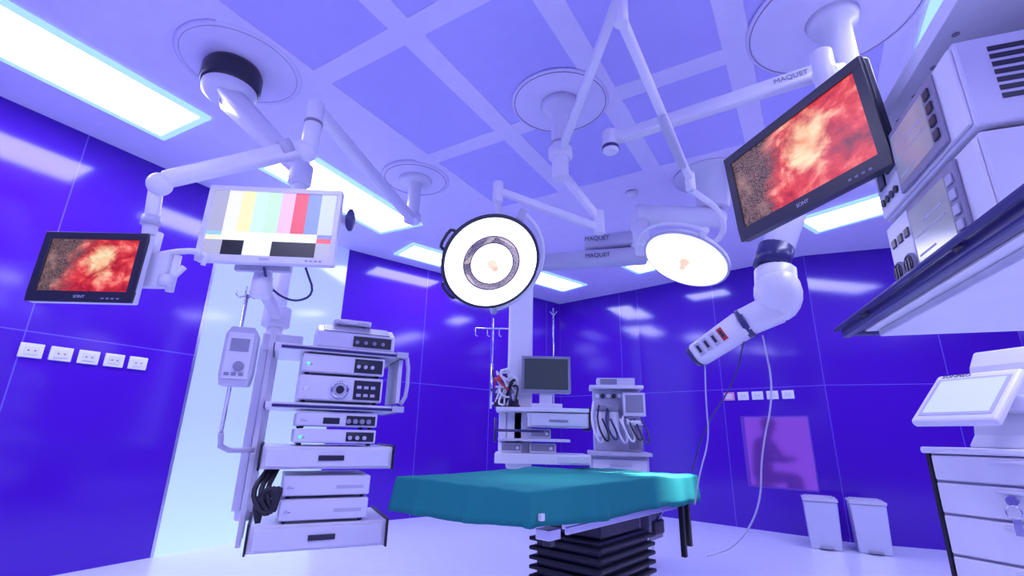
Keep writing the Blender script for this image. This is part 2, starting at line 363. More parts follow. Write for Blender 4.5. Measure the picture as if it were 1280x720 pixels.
cell(0,.14,0,.23,g_); cell(.14,.31,0,.23,k_); cell(.31,.53,0,.23,w_); cell(.53,.88,0,.23,k_); cell(.88,1,0,.23,g_)
part('screen',mB,bars,M=MBm@Matrix.Translation((0,0,zc)))
# ---------------------------------------------------------------- stackable devices
def device(name,label,M,w,h,d,style,cat='medical device'):
    r=root(name,label,cat,M)
    b=MB().box(-w/2,w/2,0,d,.012,h,CREAM)
    for x in (-w/2+.03,w/2-.03):
        for y in (.03,d-.03): b.cyl((x,y,0),(x,y,.014),.012,BLACK,n=10)
    part('housing',r,b,bevel=.006)
    f=MB().box(-w/2+.004,w/2-.004,-.006,0,.018,h-.006,WHITE2)
    f.box(-w/2+.02,-w/2+.05,-.0075,-.006,h*.45,h*.5,GREY)
    part('front_panel',r,f,bevel=.002)
    z=h/2
    def knob(x,zz,rr,m=LGREY): part('knob',r,MB().cyl((x,-.004,zz),(x,-.024,zz),rr,m,bev=.002,n=18))
    if style=='dark_right':
        part('control_panel',r,MB().box(w*.12,w/2-.012,-.009,-.005,.022,h-.012,DARK))
        for k in range(3): knob(w*.17+k*.035,z,.010)
        part('display',r,MB().box(w*.14,w*.3,-.0105,-.009,h*.62,h*.78,DISPD))
        part('button',r,MB().cyl((-w/2+.03,-.005,z),(-w/2+.03,-.012,z),.008,GREENL,n=12))
    elif style=='port':
        part('control_panel',r,MB().box(w*.14,w/2-.012,-.009,-.005,.022,h-.015,DARK))
        c=MB().cyl((-.01,-.004,z),(-.01,-.02,z),.045,LGREY,n=28,bev=.003); c.torus(.038,.006,CHROME,Matrix.Translation((-.01,-.02,z))@Matrix.Rotation(rad(90),4,'X')); c.cyl((-.01,-.02,z),(-.01,-.026,z),.02,DARK)
        part('socket',r,c)
        for k in range(2):
            for j in range(3): part('button',r,MB().box(w*.18+j*.035,w*.18+j*.035+.022,-.012,-.009,z-.03+k*.04,z-.015+k*.04,LGREY))
        part('button',r,MB().cyl((-w/2+.035,-.005,z),(-w/2+.035,-.012,z),.012,WHITE,n=14))
    elif style=='plain':
        part('button',r,MB().cyl((-w/2+.03,-.005,z),(-w/2+.03,-.012,z),.009,LGREY,n=14))
        part('badge',r,MB().box(w*.1,w*.42,-.0075,-.006,z-.008,z+.008,LGREY))
    elif style=='knobs':
        part('control_panel',r,MB().box(w*.1,w/2-.012,-.009,-.005,.02,h-.012,DARK))
        for k in range(4): knob(w*.13+k*.033,z,.012,GREY)
        part('button',r,MB().cyl((-w/2+.03,-.005,z),(-w/2+.03,-.012,z),.008,LGREY,n=12))
        part('display',r,MB().box(-w*.18,w*.02,-.008,-.006,z-.015,z+.015,DARK))
    return r
# ---------------------------------------------------------------- equipment tower pendant
Mt=TR(-.96,2.70,0,rz=25)
HX,HY=-1.80,2.53
tw=root('equipment_pendant','tall white ceiling-hung equipment tower with shelves and drawers','equipment tower',TR(HX,HY,H))
c=MB().lathe([(.36,0),(.36,-.012),(.34,-.016)],CEIL,TR(HX+.05,HY-.02,H),n=40); c.torus(.33,.003,LGREY,TR(HX+.05,HY-.02,H-.017)); part('ceiling_plate',tw,c,M=I4)
c=MB().lathe([(.155,-.016),(.17,-.05),(.17,-.15),(.155,-.17)],DARK,TR(HX,HY,H),n=36); part('mounting_drum',tw,c,M=I4,label='dark round drum below the ceiling plate')
c=MB().lathe([(.15,-.155),(.155,-.17),(.15,-.21),(.11,-.24),(.03,-.255)],WHITE,TR(HX,HY,H),n=32)
c.beam((HX-.02,HY,3.0),(-1.38,2.72,2.60),.24,.12,.11,.10,WHITE)
part('support_arm',tw,c,M=I4)
part('ring_marker',tw,MB().torus(.055,.005,LGREY,TR(HX+.02,HY-.0,2.935),n=24).lathe([(.05,0),(.02,-.004)],WHITE2,TR(HX+.02,HY,2.94)),M=I4)
part('column',tw,MB().cyl((-1.36,2.72,2.66),(-1.36,2.72,.55),.042,WHITE,bev=.006).cyl((-1.36,2.72,2.62),(-1.36,2.72,2.48),.07,WHITE2,bev=.01),M=I4)
for x,y in ((-.35,.0),(-.35,.22)):
    part('side_rail',tw,MB().box(x-.012,x+.012,y-.02,y+.02,.46,1.5,WHITE),M=Mt,bevel=.003)
part('cable_duct',tw,MB().box(-.41,-.37,.12,.22,.6,1.45,WHITE2),M=Mt,bevel=.003)
def shelf(z0,z1,w=.60,m=WHITE,edge=True):
    c=MB().box(-w/2-.03,w/2,-.22,.24,z0,z1,m)
    o=part('shelf',tw,c,M=Mt,bevel=.005)
    if edge:
        part('shelf_rail',tw,MB().box(-w/2-.036,-w/2-.03,-.2,.22,z0,z1,NAVY).box(w/2,w/2+.008,-.22,.24,z0-.005,z1+.01,NAVY).box(-w/2,w/2,-.232,-.222,z0+.005,z0+.018,NAVY).box(w/2-.03,w/2+.03,-.25,-.2,z0,z1,LGREY),M=Mt)
shelf(1.385,1.415); shelf(1.10,1.13)
def drawerbox(z0,z1,w):
    part('drawer_housing',tw,MB().box(-w/2-.02,w/2+.01,-.2,.24,z0,z1,WHITE).box(w/2+.01,w/2+.02,-.215,.24,z0-.006,z1+.01,BLACK).box(-w/2-.03,-w/2-.02,-.215,.24,z0-.006,z1+.01,BLACK),M=Mt,bevel=.004)
    d=part('drawer',tw,MB().box(-w/2+.0,w/2-.01,-.222,-.2,z0+.012,z1-.012,WHITE2),M=Mt,bevel=.004)
    part('handle',d,MB().box(-.06,.06,-.23,-.222,(z0+z1)/2-.012,(z0+z1)/2+.012,DARK),M=Mt,bevel=.002)
drawerbox(.82,.925,.58); drawerbox(.465,.58,.58)
part('top_box',tw,MB().box(-.40,-.2,.02,.24,1.42,1.5,WHITE2),M=Mt,bevel=.01)
part('grab_handle',tw,MB().tube([(.31,-.2,1.41),(.34,-.22,1.38),(.35,-.2,1.2),(.32,-.2,1.14)],.011,LGREY,smoothpath=1).box(.295,.315,-.19,.1,1.15,1.38,WHITE2),M=Mt)
dT=lambda x,z,y=-.21: Mt@Matrix.Translation((x,y,z))
device('surgical_generator','pale surgical generator resting on the drawer base',dT(0,.5825),.40,.105,.36,'plain')
device('surgical_generator','pale surgical generator stacked on another unit',dT(.0,.6895),.40,.10,.36,'plain')
device('insufflator','white insufflator with black control panel and knobs',dT(.01,.9285),.39,.078,.36,'dark_right')
device('insufflator','white insufflator with display and row of knobs',dT(.01,1.008),.39,.078,.36,'knobs')
device('camera_processor','white camera control unit with round socket and black keypad',dT(.01,1.133),.41,.135,.38,'port')
device('light_source','white light source with black knob panel',dT(.01,1.27),.41,.105,.38,'dark_right')
Mtop=dT(.06,1.418,-.2)
r=root('console_unit','white console with slanted dark keypad on the tower top','medical device',Mtop)
part('housing',r,MB().prism([(0,0),(.36,0),(.36,.13),(.1,.13),(0,.08)],-.2,.2,CREAM),bevel=.006)
part('display',r,MB().box(-.02,.18,-.006,0,.012,.068,DARK))
for k in range(4): part('button',r,MB().cyl((.0+.045*k,-.004,.035),(.0+.045*k,-.014,.035),.010,GREY,n=12))
part('keypad',r,MB().prism([(.004,.083),(.1,.132),(.1,.136),(.0,.087)],-.17,.17,GREY))
device('recorder','small pale recorder box on top of the console',dT(.04,1.549,-.1),.2,.045,.2,'plain')
for i in range(3):
    mbx=MB().tube([tuple(Mt@Vector((-.27+.02*i,-.12,.82))),tuple(Mt@Vector((-.33+.03*i,-.2-.01*i,.72))),tuple(Mt@Vector((-.26+.02*i,-.22,.62+.01*i))),tuple(Mt@Vector((-.22,-.23,.66))),tuple(Mt@Vector((-.24+.02*i,-.23,.76))),tuple(Mt@Vector((-.31+.02*i,-.2,.68))),tuple(Mt@Vector((-.28,-.19,.592)))],.012,BLACK,smoothpath=2)
    thing('cable','black coiled cable hanging beside the tower drawers','cable',mbx,group='black cables on the tower')
mbx=MB().tube([(-1.11,2.03,1.69),(-1.12,2.12,1.62),(-1.08,2.3,1.60),(-1.0,2.35,1.66),(-1.0,2.2,1.75)],.006,NAVY,smoothpath=2)
thing('cable','thin dark cable looping below the colour-bar monitor','cable',mbx)
c=root('support_bracket','white bracket arm linking the large monitor to the tower','bracket',TR(-1.36,2.72,1.7))
part('arm',c,MB().beam((-1.33,2.66,1.62),(-1.14,2.1,1.62),.06,.05,.05,.045,WHITE2).beam((-1.14,2.1,1.62),(-1.14,2.07,1.84),.07,.06,.07,.05,WHITE2),M=I4)
part('collar',c,MB().cyl((-1.36,2.72,1.56),(-1.36,2.72,1.68),.075,WHITE2,bev=.01),M=I4)
part('plate',c,MB().box(-1.25,-1.0,2.045,2.07,1.68,1.9,LGREY),M=I4)
part('joint',c,MB().cyl((-1.14,2.1,1.57),(-1.14,2.1,1.67),.045,WHITE,bev=.008),M=I4)
c=root('sensor','small dark sensor fixed beside the large monitor','sensor',TR(-.76,2.05,1.94))
part('body',c,MB().ball((0,0,0),.035,NAVY,sc=(.6,1,1.6)))
part('clip',c,MB().box(-.04,.0,-.01,.02,-.02,.02,WHITE2))
iv=root('iv_pole','thin steel infusion pole clamped beside the tower','iv pole',TR(-1.36,2.38,.6))
part('pole',iv,MB().cyl((-1.36,2.38,.98),(-1.36,2.38,1.66),.009,CHROME,n=10),M=I4)
part('lower_tube',iv,MB().tube([(-1.36,2.38,.98),(-1.36,2.40,.90),(-1.25,2.5,.9)],.013,LGREY,smoothpath=1),M=I4)
for k in range(4):
    a=rad(90*k+20); ca,sa=math.cos(a)*.05,math.sin(a)*.05
    part('hook',iv,MB().tube([(-1.36,2.38,1.655),(-1.36+ca*.7,2.38+sa*.7,1.64),(-1.36+ca,2.38+sa,1.655),(-1.36+ca*1.05,2.38+sa*1.05,1.69)],.004,CHROME,n=6),M=I4)
Mp=TR(-1.30,2.31,1.19,rz=20)
pm=root('infusion_pump','grey-white infusion pump with dark display on the pole','infusion pump',Mp)
part('housing',pm,MB().prism([(-.06,0),(.06,0),(.07,.05),(.07,.24),(.05,.28),(-.05,.28),(-.07,.24),(-.07,.05)],-.04,.045,LGREY,Matrix.Identity(4),axis='y'),bevel=.006)
part('faceplate',pm,MB().box(-.055,.055,-.046,-.04,.03,.25,WHITE2),bevel=.002)
part('display',pm,MB().box(-.04,.04,-.049,-.046,.16,.22,GREY))
part('knob',pm,MB().cyl((.01,-.046,.09),(.01,-.065,.09),.022,GREY,bev=.003))
for k in range(3): part('button',pm,MB().box(-.045+.03*k,-.025+.03*k,-.05,-.046,.045,.06,GREY))
part('clamp',pm,MB().box(-.03,.0,.045,.075,.1,.16,BLACK))
# ---------------------------------------------------------------- wall sockets
def socket(M,m,face,grp,label):
    r=root('wall_socket',label,'wall socket',M,grp)
    part('plate',r,MB().box(-.065,.065,-.012,0,-.05,.05,m),bevel=.004)
    part('insert',r,MB().box(-.04,.04,-.016,-.012,-.028,.028,face),bevel=.003)
    for k in (-.018,.018): part('hole',r,MB().cyl((k,-.0155,0),(k,-.0185,0),.005,DARK,n=8))
dln=dl.normalized()
for i in range(5):
    t=(Vector((-3.39,3.30))-wl_a).dot(dln)+.07+.165*i
    socket(Mleft@Matrix.Translation((t,0,1.49)),WHITE,WHITE2,'sockets on the blue glass wall','white square medical outlet on the blue glass wall')
for i in range(5):
    socket(Mr@Matrix.Translation((1.23+.17*i,0,1.53)),PINK if i==0 else WHITE,WHITE2,'sockets near the window','pink medical outlet on blue wall' if i==0 else 'white medical outlet on blue wall above the window')
# ---------------------------------------------------------------- operating table
tang=math.degrees(math.atan2(.76,.65))
Mbed=TR(.345,2.95,0,rz=tang)
bt=root('operating_table','operating table with black bellows base and steel frame','operating table',Mbed)
bel=MB(); ox,oy=.07,-.12
for k in range(9):
    z=.10+.045*k
    bel.box(ox-.30,ox+.30,oy-.22,oy+.22,z+.006,z+.026,BLACK); bel.box(ox-.27,ox+.27,oy-.19,oy+.19,z,z+.045,DARK)
part('bellows',bt,bel,bevel=.006)
part('base',bt,MB().box(-.42,.50,-.36,.26,0,.10,LGREY),bevel=.02)
part('column_head',bt,MB().box(ox-.22,ox+.22,oy-.17,oy+.17,.505,.60,DARK).box(-.25,.42,-.24,.1,.58,.66,CHROME),bevel=.008)
part('mattress',bt,MB().box(-.86,.86,-.39,.39,.70,.772,BLACK),bevel=.02)
part('table_frame',bt,MB().box(-.82,.82,-.35,.35,.655,.70,GREY),bevel=.005)
for s in (-1,1):
    part('side_rail',bt,MB().box(-.6,.7,s*.39-.006,s*.39+.006,.60,.63,CHROME).box(-.5,-.47,min(s*.3,s*.39),max(s*.3,s*.39),.60,.68,CHROME).box(.4,.43,min(s*.3,s*.39),max(s*.3,s*.39),.60,.68,CHROME),bevel=.002)
part('rail_clamp',bt,MB().box(-.76,-.68,-.42,-.35,.60,.64,CHROME).box(-.74,-.71,-.41,-.37,.575,.605,DARK),bevel=.003)
for y_ in (-.16,.12):
    part('leg_plate_actuator',bt,MB().beam((.28,y_,.46),(.76,y_-.04,.62),.10,.12,.08,.10,LGREY),bevel=.004)
part('actuator_rod',bt,MB().cyl((.35,-.24,.38),(.66,-.28,.62),.022,CHROME),bevel=.0)
part('motor_box',bt,MB().box(.44,.62,-.28,-.02,.42,.56,GREY).box(.46,.60,-.30,-.28,.45,.53,DARK),bevel=.01)
part('support_post',bt,MB().box(.62,.65,-.41,-.38,.33,.68,BLACK),bevel=.003)
part('support_post',bt,MB().box(.69,.715,-.42,-.39,.38,.68,BLACK),bevel=.003)
def drape():
    mb=MB(); Lx,Ly=.885,.415; drop=.125
    from mathutils import noise
    def axis(Lh,n):
        out=[-Lh-drop*t for t in (1,.8,.6,.4,.25,.12,.05)]+[-Lh-.002]
        out+= [-Lh+.001]+[-Lh+2*Lh*i/n for i in range(1,n)]+[Lh-.001]+[Lh+.002]+[Lh+drop*t for t in (.05,.12,.25,.4,.6,.8,1)]
        return out
    us=axis(Lx,110); vsn=axis(Ly,50); vs=[]
    for v in vsn:
        for u in us:
            eu=max(0,abs(u)-Lx); ev=max(0,abs(v)-Ly)
            e=max(eu,ev)
            x=max(-Lx,min(Lx,u)); y=max(-Ly,min(Ly,v))
            per=(x*1.0+y*1.7)
            w=noise.noise(Vector((per*3.5,2.2,0)))*.5+.5
            fold=max(0,math.sin(per*11.3+1.0))**8+ .8*max(0,math.sin(per*6.1+2.4))**10
            k=e/drop
            out=(.002+.012*w*k+.022*fold*k)*(1 if e>0 else 0)
            if eu>0: x+=math.copysign(out,u)
            if ev>0: y+=math.copysign(out,v)
            # hem hangs a little lower away from the near corner
            cd=min(1,((x+Lx)**2+(y+Ly)**2)**.5/.5)
            z=.787-e*(.95+.22*cd+.08*w*k)
            nz=noise.noise(Vector((x*2.2,y*3,0)))*.007+abs(noise.noise(Vector((x*3.5+y*2,y*7,3))))*.014
            z+=nz*(1 if e<.02 else .3)
            if u>.35: z-=.016*min(1,(u-.35)/.1)
            vs.append((x,y,z))
    nx=len(us); ny=len(vsn)
    fs=[(j*nx+i,j*nx+i+1,(j+1)*nx+i+1,(j+1)*nx+i) for j in range(ny-1) for i in range(nx-1)]
    mb.add(vs,fs,TEAL,I4,True); return mb
d_=thing('surgical_drape','teal green cloth drape spread over the operating table','drape',drape(),Mbed)
s=d_.modifiers.new('s','SOLIDIFY'); s.thickness=.003; s.offset=1
part('tag',d_,MB().box(-.845,-.822,-.443,-.428,.685,.71,WHITE))
# ---------------------------------------------------------------- surgical lamps
hub=root('surgical_lamp','round surgical lamp with two glowing rings on a white ceiling arm','surgical lamp',TR(.30,2.78,H))
c=MB().lathe([(.33,0),(.33,-.008),(.31,-.012)],CEIL,TR(.3,2.78,H-.012),n=44); c.torus(.31,.003,GREY,TR(.3,2.78,H-.026),n=44); part('ceiling_plate',hub,c,M=I4)
c=MB().lathe([(.13,-.03),(.12,-.08),(.07,-.12),(.06,-.16),(.055,-.57),(.045,-.60)],WHITE,TR(.3,2.78,H),n=28); c.torus(.061,.008,LGREY,TR(.3,2.78,2.86)); part('ceiling_column',hub,c,M=I4)
part('extension_arm',hub,MB().beam((.3,2.78,2.66),(.56,2.87,2.36),.05,.055,.045,.05,WHITE),M=I4)
for (p_,a_,b_,r_) in (((.56,2.87),2.42,2.26,.035),((-.10,2.66),2.50,2.36,.032)):
    part('joint',hub,MB().cyl((*p_,a_),(*p_,b_),r_,WHITE,bev=.006),M=I4)
part('spring_arm',hub,MB().beam((.56,2.87,2.30),(-.10,2.66,2.44),.042,.05,.038,.045,WHITE),M=I4)
def rotlamp(hub,C,n,D,style):
    M=basis(C,n); R_=D/2
    b=MB().lathe([(.02,-.085),(.10,-.08),(R_*.55,-.06),(R_*.93,-.04),(R_,-.02),(R_,.004),(R_-.012,.008)],WHITE,M,n=56)
    part('housing',hub,b,M=I4)
    f=MB().torus(R_-.004,.012 if style=='rings' else .007,DARK if style=='rings' else LGREY,M@Matrix.Translation((0,0,.002)),n=56); part('rim',hub,f,M=I4)
    def ann(r0,r1,z,m,name,th_=.004):
        a=MB().lathe([(r0,z),(r1,z),(r1,z+th_),(r0,z+th_),(r0,z)],m,M,n=56,smooth=False); return part(name,hub,a,M=I4)
    if style=='rings':
        ann(R_*.58,R_*.95,.006,LAMPW,'lens_ring'); ann(R_*.70,R_*.715,.0105,LAMPC,'seam',.001); ann(R_*.44,R_*.58,.006,LAMPL,'inner_ring'); ann(R_*.14,R_*.43,.010,LAMPW,'center_lens'); ann(R_*.43,R_*.45,.012,NAVY,'seam',.003); ann(.001,R_*.17,.0145,LAMPC,'lens_cap')
        ann(R_*.565,R_*.585,.0105,NAVY,'seam',.001); ann(R_*.26,R_*.285,.0145,LAMPC,'seam',.001)
        part('handle',hub,MB().lathe([(.030,.016),(.030,.03),(.022,.04),(.020,.09),(.010,.10)],ORANGE,M),M=I4,label='amber lit sterile handle')
    else:
        ann(.001,R_*.95,.006,LAMPW2,'center_lens')
        for r_ in (.30,.62): ann(R_*r_,R_*(r_+.02),.0105,LAMPC,'seam',.001)
        ann(.001,R_*.22,.0105,LAMPC,'lens_cap',.001)
        part('handle',hub,MB().lathe([(.032,.012),(.030,.025),(.020,.03),(.018,.07),(.010,.08)],ORANGE,M),M=I4,label='amber lit sterile handle')
        for k in range(10):
            a=rad(36*k); part('seam',hub,MB().box(R_*.32,R_*.92,-.0016,.0016,.0105,.0115,LAMPC,M@Matrix.Rotation(a,4,'Z')),M=I4)
    return M,R_
C1=Vector((-.128,2.73,1.99)); n1=Vector((.30,-.70,-.65)).normalized()
M1,R1=rotlamp(hub,C1,n1,.60,'rings')
yk=MB().torus(R1+.05,.014,WHITE,M1@Matrix.Translation((0,0,-.05)),n=30,a0=-70,a1=70)
def loc(M,v): return tuple(M@Vector(v))
part('yoke',hub,yk,M=I4)
pe=loc(M1,(0,.0,-.12))
part('link',hub,MB().tube([(-.10,2.66,2.40),(-.10,2.80,2.36),(-.05,2.98,2.22),(.0,2.95,2.08),pe],.02,WHITE,smoothpath=2).cyl(pe,loc(M1,(0,0,-.06)),.05,WHITE),M=I4)
for sgn in (-1,1): part('pivot',hub,MB().cyl(loc(M1,((R1+.07)*math.cos(rad(70)),sgn*(R1+.07)*math.sin(rad(70)),-.05)),loc(M1,((R1-.02)*math.cos(rad(70)),sgn*(R1-.02)*math.sin(rad(70)),-.02)),.022,LGREY),M=I4)
for a in (150,215): part('grip',hub,MB().tube([loc(M1,(R1*math.cos(rad(a)),R1*math.sin(rad(a)),-.02)),loc(M1,((R1+.03)*math.cos(rad(a+3)),(R1+.03)*math.sin(rad(a+3)),-.02)),loc(M1,((R1+.03)*math.cos(rad(a+22)),(R1+.03)*math.sin(rad(a+22)),-.02)),loc(M1,(R1*math.cos(rad(a+25)),R1*math.sin(rad(a+25)),-.02))],.01,DARK,smoothpath=1),M=I4)
l2=root('surgical_lamp','bright round surgical lamp with warm white face tilted downward','surgical lamp',TR(.30,2.78,2.9))
C2=Vector((1.153,3.0,2.14)); n2=Vector((-.45,-.15,-.88)).normalized()
M2,R2=rotlamp(l2,C2,n2,.56,'full')
part('extension_arm',l2,MB().cyl((.3,2.78,2.83),(.3,2.78,2.75),.08,WHITE,bev=.01).beam((.3,2.78,2.79),(.46,1.70,2.93),.05,.055,.045,.05,WHITE),M=I4)
part('joint',l2,MB().cyl((.46,1.70,2.98),(.46,1.70,2.76),.034,WHITE,bev=.006),M=I4)
part('joint',l2,MB().cyl((1.06,2.575,2.54),(1.06,2.575,2.42),.03,WHITE,bev=.006),M=I4)
part('spring_arm',l2,MB().beam((.46,1.70,2.80),(1.06,2.575,2.50),.045,.052,.04,.045,WHITE).beam((.76,2.14,2.62),(.98,2.46,2.51),.05,.035,.045,.03,LGREY),M=I4)
pe2=loc(M2,(0,0,-.1))
part('yoke',l2,MB().tube([(1.06,2.575,2.43),(1.12,2.62,2.42),(1.28,2.72,2.38),(1.35,2.80,2.28),(1.34,2.95,2.24),pe2],.019,WHITE,smoothpath=2),M=I4)
part('grip',l2,MB().torus(R2+.05,.012,WHITE,M2@Matrix.Translation((0,0,-.02)),n=24,a0=20,a1=120),M=I4)
for a in (20,120): part('pivot',l2,MB().cyl(loc(M2,((R2-.02)*math.cos(rad(a)),(R2-.02)*math.sin(rad(a)),-.02)),loc(M2,((R2+.06)*math.cos(rad(a)),(R2+.06)*math.sin(rad(a)),-.02)),.022,WHITE),M=I4)
def spot(loc_,n,e,par,ang=50,col=(1,.97,.95)):
    l=bpy.data.lights.new('lamp_light','SPOT'); l.energy=e; l.spot_size=rad(ang); l.spot_blend=.6; l.shadow_soft_size=.2; l.color=col
    o=bpy.data.objects.new('lamp_light',l); COL.objects.link(o); M=basis(loc_,-Vector(n)); o.parent=par; o.matrix_basis=world(par).inverted()@M
spot(C1+n1*.05,(.33,-.05,-1),45,hub,40); spot(C2+n2*.05,(-.12,.20,-1),1300,l2,26)
# ---------------------------------------------------------------- right ceiling hub with arms
rh=root('pendant_arm','white ceiling hub with long horizontal arm and end joint','ceiling arm',TR(1.69,2.04,H))
c=MB().lathe([(.42,0),(.42,-.008),(.40,-.014)],CEIL,TR(1.69,2.04,H-.012),n=44); c.torus(.40,.003,GREY,TR(1.69,2.04,H-.028),n=44); part('ceiling_plate',rh,c,M=I4)
c=MB().lathe([(.13,-.02),(.11,-.08),(.078,-.1),(.078,-.45),(.065,-.48)],WHITE,TR(1.69,2.04,H),n=28); part('ceiling_column',rh,c,M=I4)
part('extension_arm',rh,MB().beam((1.69,2.04,2.88),(.60,2.53,2.74),.075,.085,.065,.075,WHITE),M=I4)
c=MB().cyl((.58,2.54,2.80),(.58,2.54,2.65),.048,WHITE,bev=.01); c.cyl((.58,2.54,2.69),(.58,2.54,2.67),.051,NAVY); part('end_joint',rh,c,M=I4)
tt=text(rh,'MAQUET',.04,I4,GREY); dirv=(Vector((.60,2.53,2.74))-Vector((1.69,2.04,2.88))).normalized(); xd=-dirv; nn=Vector((xd.y,-xd.x,0)).normalized()
zz=nn; yy=zz.cross(xd).normalized(); MT=Matrix((xd,yy,zz)).transposed().to_4x4(); MT.translation=Vector((1.69,2.04,2.88))+dirv*.24+nn*.040
tt.matrix_basis=world(rh).inverted()@MT
sp_=root('service_pendant','white ceiling pendant with thick elbow and socket head','service pendant',TR(1.69,2.04,2.72))
part('drop_tube',sp_,MB().cyl((1.62,2.04,2.72),(1.16,2.03,1.74),.068,WHITE,bev=.01).cyl((1.20,2.03,1.84),(1.16,2.03,1.74),.075,NAVY),M=I4)
c=MB().ball((1.17,2.02,1.62),.10,WHITE,n=24,sc=(.95,1,1.25)); c.cyl((1.18,2.03,1.74),(1.16,2.02,1.58),.085,WHITE,bev=.01); c.beam((1.17,2.02,1.56),(1.04,2.1,1.50),.13,.13,.12,.12,WHITE); part('elbow',sp_,c,M=I4)
part('collar',sp_,MB().cyl((1.06,2.09,1.505),(1.04,2.105,1.495),.07,NAVY,n=24),M=I4)
hd0=Vector((1.05,2.10,1.50)); hd1=Vector((.87,2.24,1.37))
hx=(hd1-hd0).normalized()
part('socket_head',sp_,MB().beam(hd0,hd1,.13,.12,.12,.10,WHITE),M=I4)
side=hx.cross(Vector((0,0,1))).normalized(); side=side if side.y<0 else -side
upv=side.cross(hx).normalized(); upv=upv if upv.z>0 else -upv
for k in range(4):
    o=hd0+hx*(.10+.04*k)+side*.062
    Ms=Matrix((hx,upv,side)).transposed().to_4x4(); Ms.translation=o
    part('socket',sp_,MB().box(-.012,.012,-.03,.03,-.004,.006,LGREY if k else RED,Ms).box(-.006,.006,-.018,.018,.006,.008,DARK,Ms),M=I4)
part('end_cap',sp_,MB().beam(hd1,hd1+hx*.02,.11,.10,.09,.08,NAVY),M=I4)
for k,(pts,rr) in enumerate([([(.90,2.22,1.33),(.88,2.2,1.15),(.9,2.25,1.0),(.86,2.3,.85),(.9,2.5,.7)],.0035),([(1.1,2.06,1.44),(1.14,2.1,1.2),(1.10,2.2,.95),(1.12,2.3,.72),(1.02,2.35,.55),(.9,2.4,.5)],.004),([(1.05,2.12,1.44),(1.02,2.2,1.25),(.92,2.35,1.05),(.88,2.45,.85)],.0035)]):
    thing('cable','thin pale cable hanging from the socket head to the table' if k<2 else 'thin dark cable hanging from the socket head','cable',MB().tube(pts,rr,LGREY if k<2 else NAVY,n=8,smoothpath=3),group='cables from the socket head')
dv=Vector((.14,-.53,0)).normalized(); rzm=math.degrees(math.atan2(dv.y,dv.x))
mR,_=monitor('monitor','black-framed medical monitor hung high showing a red surgical image',TR(.885,1.33,1.845,rz=rzm,rx=6),.55,.33,DARK,DARK,endoscreen('surgical_image_right',4.1,.49,.27),d=.05)
ra=root('articulated_arm','white jointed arm carrying the high black monitor','ceiling arm',TR(1.69,2.04,2.8))
part('spring_arm',ra,MB().beam((1.62,1.98,2.78),(1.16,1.48,2.32),.07,.08,.055,.06,WHITE),M=I4)
part('joint',ra,MB().cyl((1.14,1.46,2.40),(1.14,1.46,2.22),.036,WHITE,bev=.006).ball((1.15,1.47,2.31),.045,WHITE),M=I4)
part('bracket',ra,MB().beam((1.14,1.46,2.24),(.99,1.38,1.90),.05,.05,.045,.045,WHITE),M=I4)
part('mounting_plate',ra,MB().box(-.06,.06,.05,.062,-.06,.06,GREY,TR(.885,1.33,1.845,rz=rzm,rx=6)),M=I4)
# ---------------------------------------------------------------- right shelf pendant
Ms_=TR(1.07+.94*.05,1.50-.34*.05,0,rz=-109.9)
rp=root('equipment_pendant','white ceiling-hung shelf rack with dark blue edge rail holding consoles','equipment rack',TR(1.43,.89,0))
part('column',rp,MB().box(.30,.62,.50,.72,1.2,3.2,WHITE),M=Ms_,bevel=.02)
part('shelf',rp,MB().box(0,1.15,.0,.47,1.335,1.36,WHITE).box(.02,1.13,.03,.45,1.315,1.335,WHITE2),M=Ms_,bevel=.004)
part('shelf_rail',rp,MB().box(-.03,1.15,-.056,-.030,1.322,1.366,NAVY).box(-.02,1.15,-.030,.0,1.338,1.350,DARK).box(-.05,-.02,-.05,.45,1.33,1.358,NAVY),M=Ms_,bevel=.006)
part('rail_tube',rp,MB().cyl((-.03,-.069,1.35),(1.15,-.069,1.35),.007,NAVY,n=12),M=Ms_)
for x in (.2,.72): part('rail_clamp',rp,MB().beam((x,-.06,1.345),(x+.04,.015,1.362),.05,.02,.05,.02,DARK),M=Ms_)
up=MB().box(-.13,1.15,.06,.50,1.90,1.945,WHITE2)
for k in range(9): up.cyl((-.05+.11*k,.10,1.897),(-.05+.11*k,.10,1.9005),.008,GREY,n=10)
part('top_shelf',rp,up,M=Ms_,bevel=.005)
part('back_panel',rp,MB().box(.0,.95,.47,.50,1.36,1.90,WHITE2),M=Ms_,bevel=.004)
